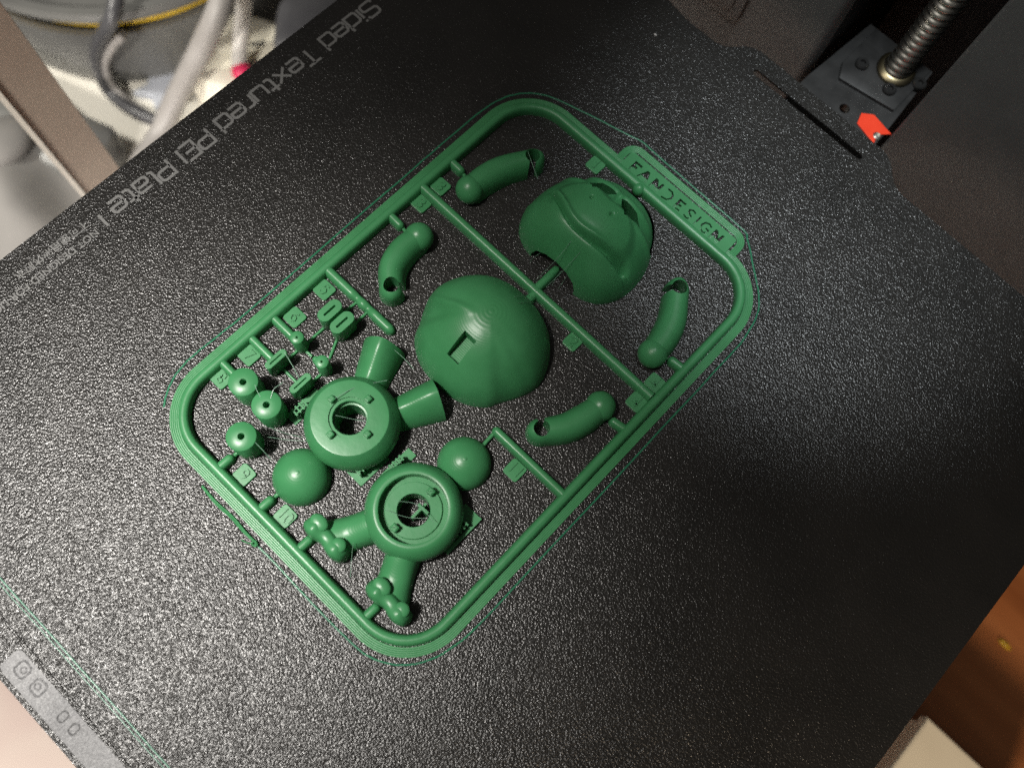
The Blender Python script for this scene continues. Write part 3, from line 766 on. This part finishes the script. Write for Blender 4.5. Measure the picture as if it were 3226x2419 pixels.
link(76.5, 81.8, 2.0, 6.6, 7.0, .5, 4.4); link(85.9, 81.8, 2.0, 6.6, 7.0, .5, 4.4)
for a, b in (((76.6, 91.4), (76.6, 97.6)), ((84.2, 92.4), (81.6, 97.6)), ((77.0, 104.4), (77.4, 109)), ((81.6, 104.4), (81.6, 109)), ((76.4, 85), (76.4, 88)), ((85.8, 85), (85.8, 88)), ((80.0, 71.6), (81.6, 71.6)), ((77.5, 81.8), (85, 81.8)), ((77.6, 89.6), (80.4, 89.6))):
    obj('thin_runner', *sweep([a, b], barprof(.85, .8)), M_G, kit, auto=60)
rounded_runner('gate', 84.8, 89.7, 81.0, 89.7, 2.3, 2.4)
# ---- break-away support rafts with fins
def raft(x0, x1, y0, y1, fx0, fx1, fys, fh):
    o = obj('support_raft', *prism(rrect(x0, x1, y0, y1, .2, 2), 0, .4, .08), M_G, kit, smooth=False)
    for fy in fys:
        obj('support_fin', *prism([(fx0, fy - .22), (fx1, fy - .22), (fx1, fy + .22), (fx0, fy + .22)], .35, fh), M_G, o, smooth=False)
    for k in range(2):
        xx = fx0 + (fx1 - fx0) * (.25 + .5 * k)
        obj('support_fin', *box(xx - .18, xx + .18, fys[0] - .3, fys[-1] + .3, fh - .7, fh - .25), M_G, o, smooth=False)
    return o
raft(109.8, 115.6, 74.4, 84.6, 111.0, 114.0, (76.2, 77.4, 78.6, 79.8), 4.6)
raft(117.0, 120.0, 79.6, 90.2, 117.4, 119.2, (83.0, 84.2, 85.4, 86.6), 4.6)
raft(138.2, 144.2, 77.6, 90.2, 140.6, 143.0, (82.6, 83.8, 85.0, 86.2), 4.6)
raft(87.6, 91.4, 73.6, 84.2, 88.6, 91.0, (75.6, 76.8, 78.0, 79.2), 4.2)
obj('support_lip', *box(143.3, 144.2, 77.7, 90.1, .4, 1.5), M_G, kit, smooth=False)
# ---- stray hairs of plastic between the pieces
def hair(P, r=.07): return obj('strand', *tube(P, r, 6, 5), M_HAIR, kit)
hair([(76.9, 84.6, 7.0), (81, 83.6, 6.9), (85.6, 82.2, 7.0)], .10)
hair([(89.8, 63.2, 9.9), (93.0, 63.2, 8.4), (95.6, 63.0, 6.8)], .09)
hair([(97.0, 105.2, 8.0), (100.5, 105.6, 6.6), (103.6, 105.6, 5.0)], .08)
hair([(97.0, 84.5, 13.0), (98.4, 91, 11.5), (101.6, 98.0, 8.0)], .09)
hair([(99.5, 82, 10), (103.5, 84.6, 9.6), (107, 87, 10)], .05)
hair([(79.2, 73.2, 10.0), (80.5, 72.6, 10.1), (82.6, 72.0, 10.0)], .09)
hair([(84.6, 73.6, 10.0), (83.6, 75.8, 10.6), (83.9, 78.6, 10.6)], .08)
hair([(88.6, 68.4, 5.2), (92.5, 70.2, 4.6), (96.5, 72.5, 5.2)], .05); hair([(90, 66.4, 4.8), (94.0, 69.4, 4.2), (98, 72.8, 4.6)], .05)
hair([(110.6, 159.8, 17.4), (110.4, 154.0, 11.8), (108.6, 148.8, 3.0)], .05); hair([(114.4, 158.0, 15.6), (113.4, 153.6, 9.0), (112, 149.0, 2.6)], .05)
hair([(104.6, 154.0, 6.0), (103.4, 152.6, 3.0), (103.2, 151.8, .3)], .05); hair([(112.6, 154.0, 6.6), (112.3, 152.4, 3.4), (112.4, 151.4, .3)], .05); hair([(114.6, 154.0, 6.2), (114.6, 152.6, 3.4), (114.4, 151.8, .8)], .05)
hair([(80.4, 174.6, 6.6), (84.0, 172.8, 6.0), (87.6, 171.4, 4.0)], .07)
hair([(111.2, 135.6, 17.2), (111.6, 140.4, 11.0), (112.0, 144.0, 3.0)], .05); hair([(113.0, 135.0, 17.0), (113.8, 140.0, 10.4), (114.0, 143.6, 3.0)], .05)
hair([(125.6, 63.0, 6.0), (127.2, 60.5, 3.0), (130.4, 56.6, .3)], .06); hair([(126.4, 77.6, 10.6), (131, 80.6, 10.0), (137, 80.2, 10.7)], .05)
hair([(126.0, 74.0, 10.6), (131, 76.6, 9.2), (135, 80, 9.4)], .05)
# printed-on wear: little smears at the torso edges
for (x, y, z, r_) in ((95.9, 73.9, 7.6, 1.1), (121.6, 70.8, 7.6, 1.2)):
    pass

# ---- skirt line round the kit, purge line, loose strand
sk = [(63.2, 52.8), (60.8, 56.0), (58.6, 60.6), (57.7, 67.0), (58.0, 75.2), (58.4, 90), (58.4, 143.4), (58.4, 160), (58.6, 176), (59.7, 184.5), (62.1, 190.0), (65.6, 194.0), (70.7, 197.0), (81.9, 200.5), (95.5, 204.1), (99.8, 205.3), (107, 205.1), (124.3, 204.9), (139.8, 204.8), (143.0, 203.4), (150.2, 197.4), (156.3, 192.2), (160.0, 187.0), (162.0, 178), (162.2, 169), (162.2, 142), (162.1, 76), (161.2, 63.2), (158.6, 55.4), (154.0, 49.9), (147.6, 46.5), (140, 45.7), (125.8, 45.6), (112.5, 45.8), (107.0, 45.6)]
skp = [(p.x, p.y) for p in catmull([(x, y, 0) for x, y in sk], 5)]
skp = [(x + .06 * math.sin(i * 1.7) + random.uniform(-.04, .04), y + random.uniform(-.04, .04)) for i, (x, y) in enumerate(skp)]
o = obj('skirt_line', *sweep(skp, [(.26 * math.cos(a), .16 * math.sin(a)) for a in [math.pi * k / 6 for k in range(7)]], z=.01), M_GTHIN, auto=80)
tag(o, 'thin green extrusion line looping round the outside of the kit frame', 'plastic line')
g = G(); random.seed(3)
for off in (0, .42):
    P = [(106.8, 45.9 + off * .3, .5), (103, 45.6 + off, .35 + off), (98, 45.8 + off * 1.2, .3), (92, 45.5 + off, .45), (86.4, 46.0 + off * .4, .3)]
    g.add(tube(P, .26, 8, 6))
for k in range(5):
    a = random.uniform(0, 6.28); g.add(tube([(107 + .9 * math.cos(a + t * 2.2), 45.6 + .7 * math.sin(a + t * 2.2), .3 + .25 * t) for t in range(4)], .2, 7, 5))
g.add(tube([(107.2, 45.6, .3), (105.4, 44.4, .25), (103.8, 43.9, .25)], .16, 7, 5))
o = g.build('loose_strand', M_G); tag(o, 'knotted loose green strand at the broken end of the line beside the frame', 'plastic strand')
g = G(); pp = [(30 + 4 * k, -3.0 + .04 * math.sin(k)) for k in range(43)]
g.add(sweep(pp, [(.21 * math.cos(a), .2 * math.sin(a)) for a in [math.pi * k / 8 for k in range(9)]], z=.01))
g.add(sweep([(x, y - .95) for x, y in pp], [(.12 * math.cos(a), .08 * math.sin(a)) for a in [math.pi * k / 8 for k in range(9)]], z=.01))
o = g.build('purge_line', M_GLOSSY, auto=80); tag(o, 'straight green purge line along the plate front, its glare painted pale', 'plastic line')
o = obj('plastic_crumb', *ellipsoid(77.5, 237, .35, .55, .3, .35, 10, 6), M_WCABLE); tag(o, 'tiny pale crumb lying on the bare black plate', 'crumb')

# ================================================================ THINGS BEYOND THE PLATE
DZ = -250.0
post = empty('table_post'); tag(post, 'upright taupe metal post with its edge highlight painted pale, beside the plate', 'post')
obj('post_face', *prism([(-90, 85.2), (-89, 103.6), (-93, 104.4), (-94, 86.0)], DZ, 260), M_TAN, post, smooth=False)
obj('post_edge_highlight', *prism([(-89.8, 83.3), (-89.4, 85.3), (-94, 86.1), (-94, 84.2)], DZ, 260), M_EDGE, post, smooth=False)  # pale strip: highlight along the post edge made as a coloured piece

tub = empty('round_tub'); tag(tub, 'grey round plastic tub standing on the cream desk under a yellow coil', 'tub')
TX, TY, TR = -297, 232, 108
obj('tub_wall', *lathe(TX, TY, [(TR - 6, DZ), (TR - 2, DZ + 2), (TR, DZ + 8), (TR + 2, DZ + 50), (TR - 2, DZ + 50), (TR - 6, DZ + 44)], 96), M_GREY, tub)
sp = empty('filament_spool'); tag(sp, 'grey spool with yellow filament lying on the round tub', 'spool')
obj('flange', *lathe(TX + 2, TY + 2, [(90, DZ + 50), (104, DZ + 50.2), (104, DZ + 52), (90, DZ + 52)], 96), M_GREY, sp)
g = G()
for k in range(3):
    rr = 104.5 + 2.0 * (k % 2); g.add(tube([(TX + 2 + rr * math.cos(a), TY + 2 + rr * math.sin(a), DZ + 54 + k * 3.2) for a in [2 * math.pi * q / 64 for q in range(65)]], 2.0, 8, 0))
g.build('filament_coil', M_YEL, sp)
obj('flange', *lathe(TX + 2, TY + 2, [(60, DZ + 63), (113, DZ + 63), (114.5, DZ + 66), (113, DZ + 70), (108, DZ + 70), (106, DZ + 66), (60, DZ + 66)], 96), M_GREY, sp)

strip_ = empty('power_strip'); tag(strip_, 'cream white power strip lying on the desk among cables', 'power strip')
def obox(name, cx, cy, z0, z1, lx, ly, ang, material, parent=None, bev=5):
    v, f = prism(rrect(-lx / 2, lx / 2, -ly / 2, ly / 2, bev * 1.6, 6), z0, z1, bev); c, s_ = math.cos(ang), math.sin(ang)
    return obj(name, [(cx + x * c - y * s_, cy + x * s_ + y * c, z) for x, y, z in v], f, material, parent)
PA = math.radians(25); SCX, SCY = -96, 247
obox('strip_body', SCX, SCY, DZ, DZ + 34, 210, 54, PA, M_CREAM, strip_, 6)
for k in range(4):
    for q in (-7, 7):
        cx = SCX + (-70 + 46 * k) * math.cos(PA) - q * math.sin(PA); cy = SCY + (-70 + 46 * k) * math.sin(PA) + q * math.cos(PA)
        obox('socket_slot', cx, cy, DZ + 33, DZ + 34.3, 9, 2.6, PA + .5, M_DGREY, strip_, .3)
o = obox('plug_adapter', -120, 240, DZ + 34, DZ + 78, 46, 40, PA + .3, M_DGREY, None, 7); tag(o, 'chunky dark grey plug adapter sitting on the cream power strip', 'adapter')
def cable(name, P, r, material, label):
    o = obj(name, *tube(P, r, 12, 12), material); tag(o, label, 'cable'); return o
cable('power_cable', [at(740, -120, DZ + 90), at(690, 30, DZ + 78), at(640, 140, DZ + 60), at(590, 240, DZ + 40), at(545, 330, DZ + 22), at(505, 420, DZ + 9), at(440, 520, DZ + 7)], 6.5, M_GCABLE, 'thick grey cable running across the power strip down to the desk')
cable('thin_cable', [at(372, -20, DZ + 84), at(350, 66, DZ + 76), at(318, 120, DZ + 58), at(302, 180, DZ + 36), at(318, 240, DZ + 16), at(352, 296, DZ + 4), at(420, 350, DZ + 4), at(520, 392, DZ + 4)], 4.0, M_DGREY, 'thin dark cable looping down the side of the grey tub')
cable('thin_cable', [at(388, 110, DZ + 60), at(352, 150, DZ + 50), at(330, 210, DZ + 26), at(355, 270, DZ + 8), at(400, 318, DZ + 3), at(470, 366, DZ + 3)], 2.6, M_GCABLE, 'faint second grey cable loop in front of the grey tub')
wc = cable('white_cable', [at(772, -60, DZ + 80), at(766, 40, DZ + 60), at(757, 140, DZ + 45), at(752, 215, DZ + 38)], 4.6, M_WCABLE, 'white cable hanging over the power strip to a magenta plug')
o = obj('cable_plug', *ellipsoid(*at(762, 226, DZ + 38), 6, 6, 5, 16, 10), M_PINKP); tag(o, 'small magenta plug at the end of the white cable', 'plug')
o = obj('yellow_tag', *prism([at(612, 252, 0)[:2], at(628, 248, 0)[:2], at(660, 305, 0)[:2], at(648, 316, 0)[:2]], 0, 1), M_YEL)
for vtx in o.data.vertices:
    pass
bpy.data.objects.remove(o)
q = [at(612, 252, DZ + 1), at(626, 247, DZ + 1), at(662, 306, DZ + 1), at(648, 316, DZ + 1)]
o = obj('yellow_tag', *prism([(p[0], p[1]) for p in q], DZ, DZ + 1.5), M_YEL); tag(o, 'short yellow strip lying on the cream desk by the power strip', 'strip')
sc_ = at(515, 292, DZ); pts = []
for k in range(10):
    a = 2 * math.pi * k / 10 + .4; r_ = 17 if k % 2 == 0 else 8.5; pts.append((sc_[0] + r_ * math.cos(a), sc_[1] + r_ * math.sin(a)))
o = obj('star_shape', *prism(pts, DZ, DZ + 6, 1), M_STAR, smooth=False); tag(o, 'grey blue star shaped piece on the desk behind the grey cable', 'star')
# left of the post: grey cloth and a dark case
c0 = at(60, 620, DZ)
v, f = ellipsoid(c0[0] - 20, c0[1], DZ, 90, 60, 30, 40, 24, DZ)
v = [(x + 5 * math.sin(y * .05), y, z + (4 * math.sin(x * .08 + y * .06) + 3 * math.sin(y * .13) if z > DZ + 1 else 0)) for x, y, z in v]
o = obj('grey_cloth', v, f, M_LGREY); tag(o, 'crumpled light grey cloth on the desk between post and plate', 'cloth')
c1 = at(60, 440, DZ)
o = obox('grey_case', c1[0] - 10, c1[1], DZ, DZ + 26, 150, 40, math.radians(20), M_GREY, None, 6); tag(o, 'flat grey case on the desk behind the taupe post', 'case')
c2 = at(20, 470, DZ + 26); g = G()
g.add(ellipsoid(c2[0], c2[1], DZ + 32, 14, 20, 9, 24, 14))
o = g.build('folded_tissue', M_LGREY); tag(o, 'pale rounded tissue lump resting on the grey case', 'tissue')
c3 = at(5, 330, DZ)
o = obox('blue_card', c3[0], c3[1], DZ, DZ + 3, 40, 34, .5, M_BLUE, None, 1); tag(o, 'small blue card behind the taupe post', 'card')
q = [at(-20, 715, DZ + 20), at(8, 720, DZ + 20), at(58, 790, DZ + 20), at(38, 800, DZ + 20)]
o = obj('pale_rod', *prism([(p[0], p[1]) for p in q], DZ, DZ + 20), M_TAN, smooth=False); tag(o, 'short pale rod lying past the plate edge near the small lettering', 'rod')
# front: beige board; right: off-white box on the wooden table
o = obj('beige_board', *prism([(-55, -420), (118, -420), (118, 60), (-55, 60)], DZ - 12, DZ, 2), M_PINK, smooth=False); tag(o, 'pinkish beige board in front of the plate tab', 'board')
bx = empty('white_box'); tag(bx, 'off-white box on the wooden table beside the plate edge', 'box')
A_ = at(2226 + 1430 / 2.212, 1669 + 1325 / 2.212, -120); B_ = at(2226 + 1535 / 2.212, 1669 + 1340 / 2.212, -120); C_ = at(2226 + 1890 / 2.212, 1669 + 1670 / 2.212, -120)
dx_, dy_ = C_[0] - B_[0], C_[1] - B_[1]
e = Vector((dx_, dy_)).normalized(); nrm = Vector((e.y, -e.x))
P0 = Vector((B_[0], B_[1])); poly = [P0, P0 + e * 120, P0 + e * 120 + nrm * 110, P0 + nrm * 110]
obj('box_body', *prism([tuple(p) for p in poly][::-1], -252, -124), M_WBOX, bx, smooth=False)
lid = [P0 - e * 1.5 - nrm * 1.5, P0 + e * 121.5 - nrm * 1.5, P0 + e * 121.5 + nrm * 111.5, P0 - e * 1.5 + nrm * 111.5]
obj('box_lid', *prism([tuple(p) for p in lid][::-1], -124, -118, 1.2), M_WBOX, bx, smooth=False)
c4 = at(3165, 2030, -250)
o = obj('wood_chip', *ellipsoid(c4[0], c4[1], -249.6, 4, 1.3, 1.2, 14, 8), M_YEL); o.rotation_euler = (0, 0, 0); tag(o, 'small yellow chip lying on the red brown table', 'chip')
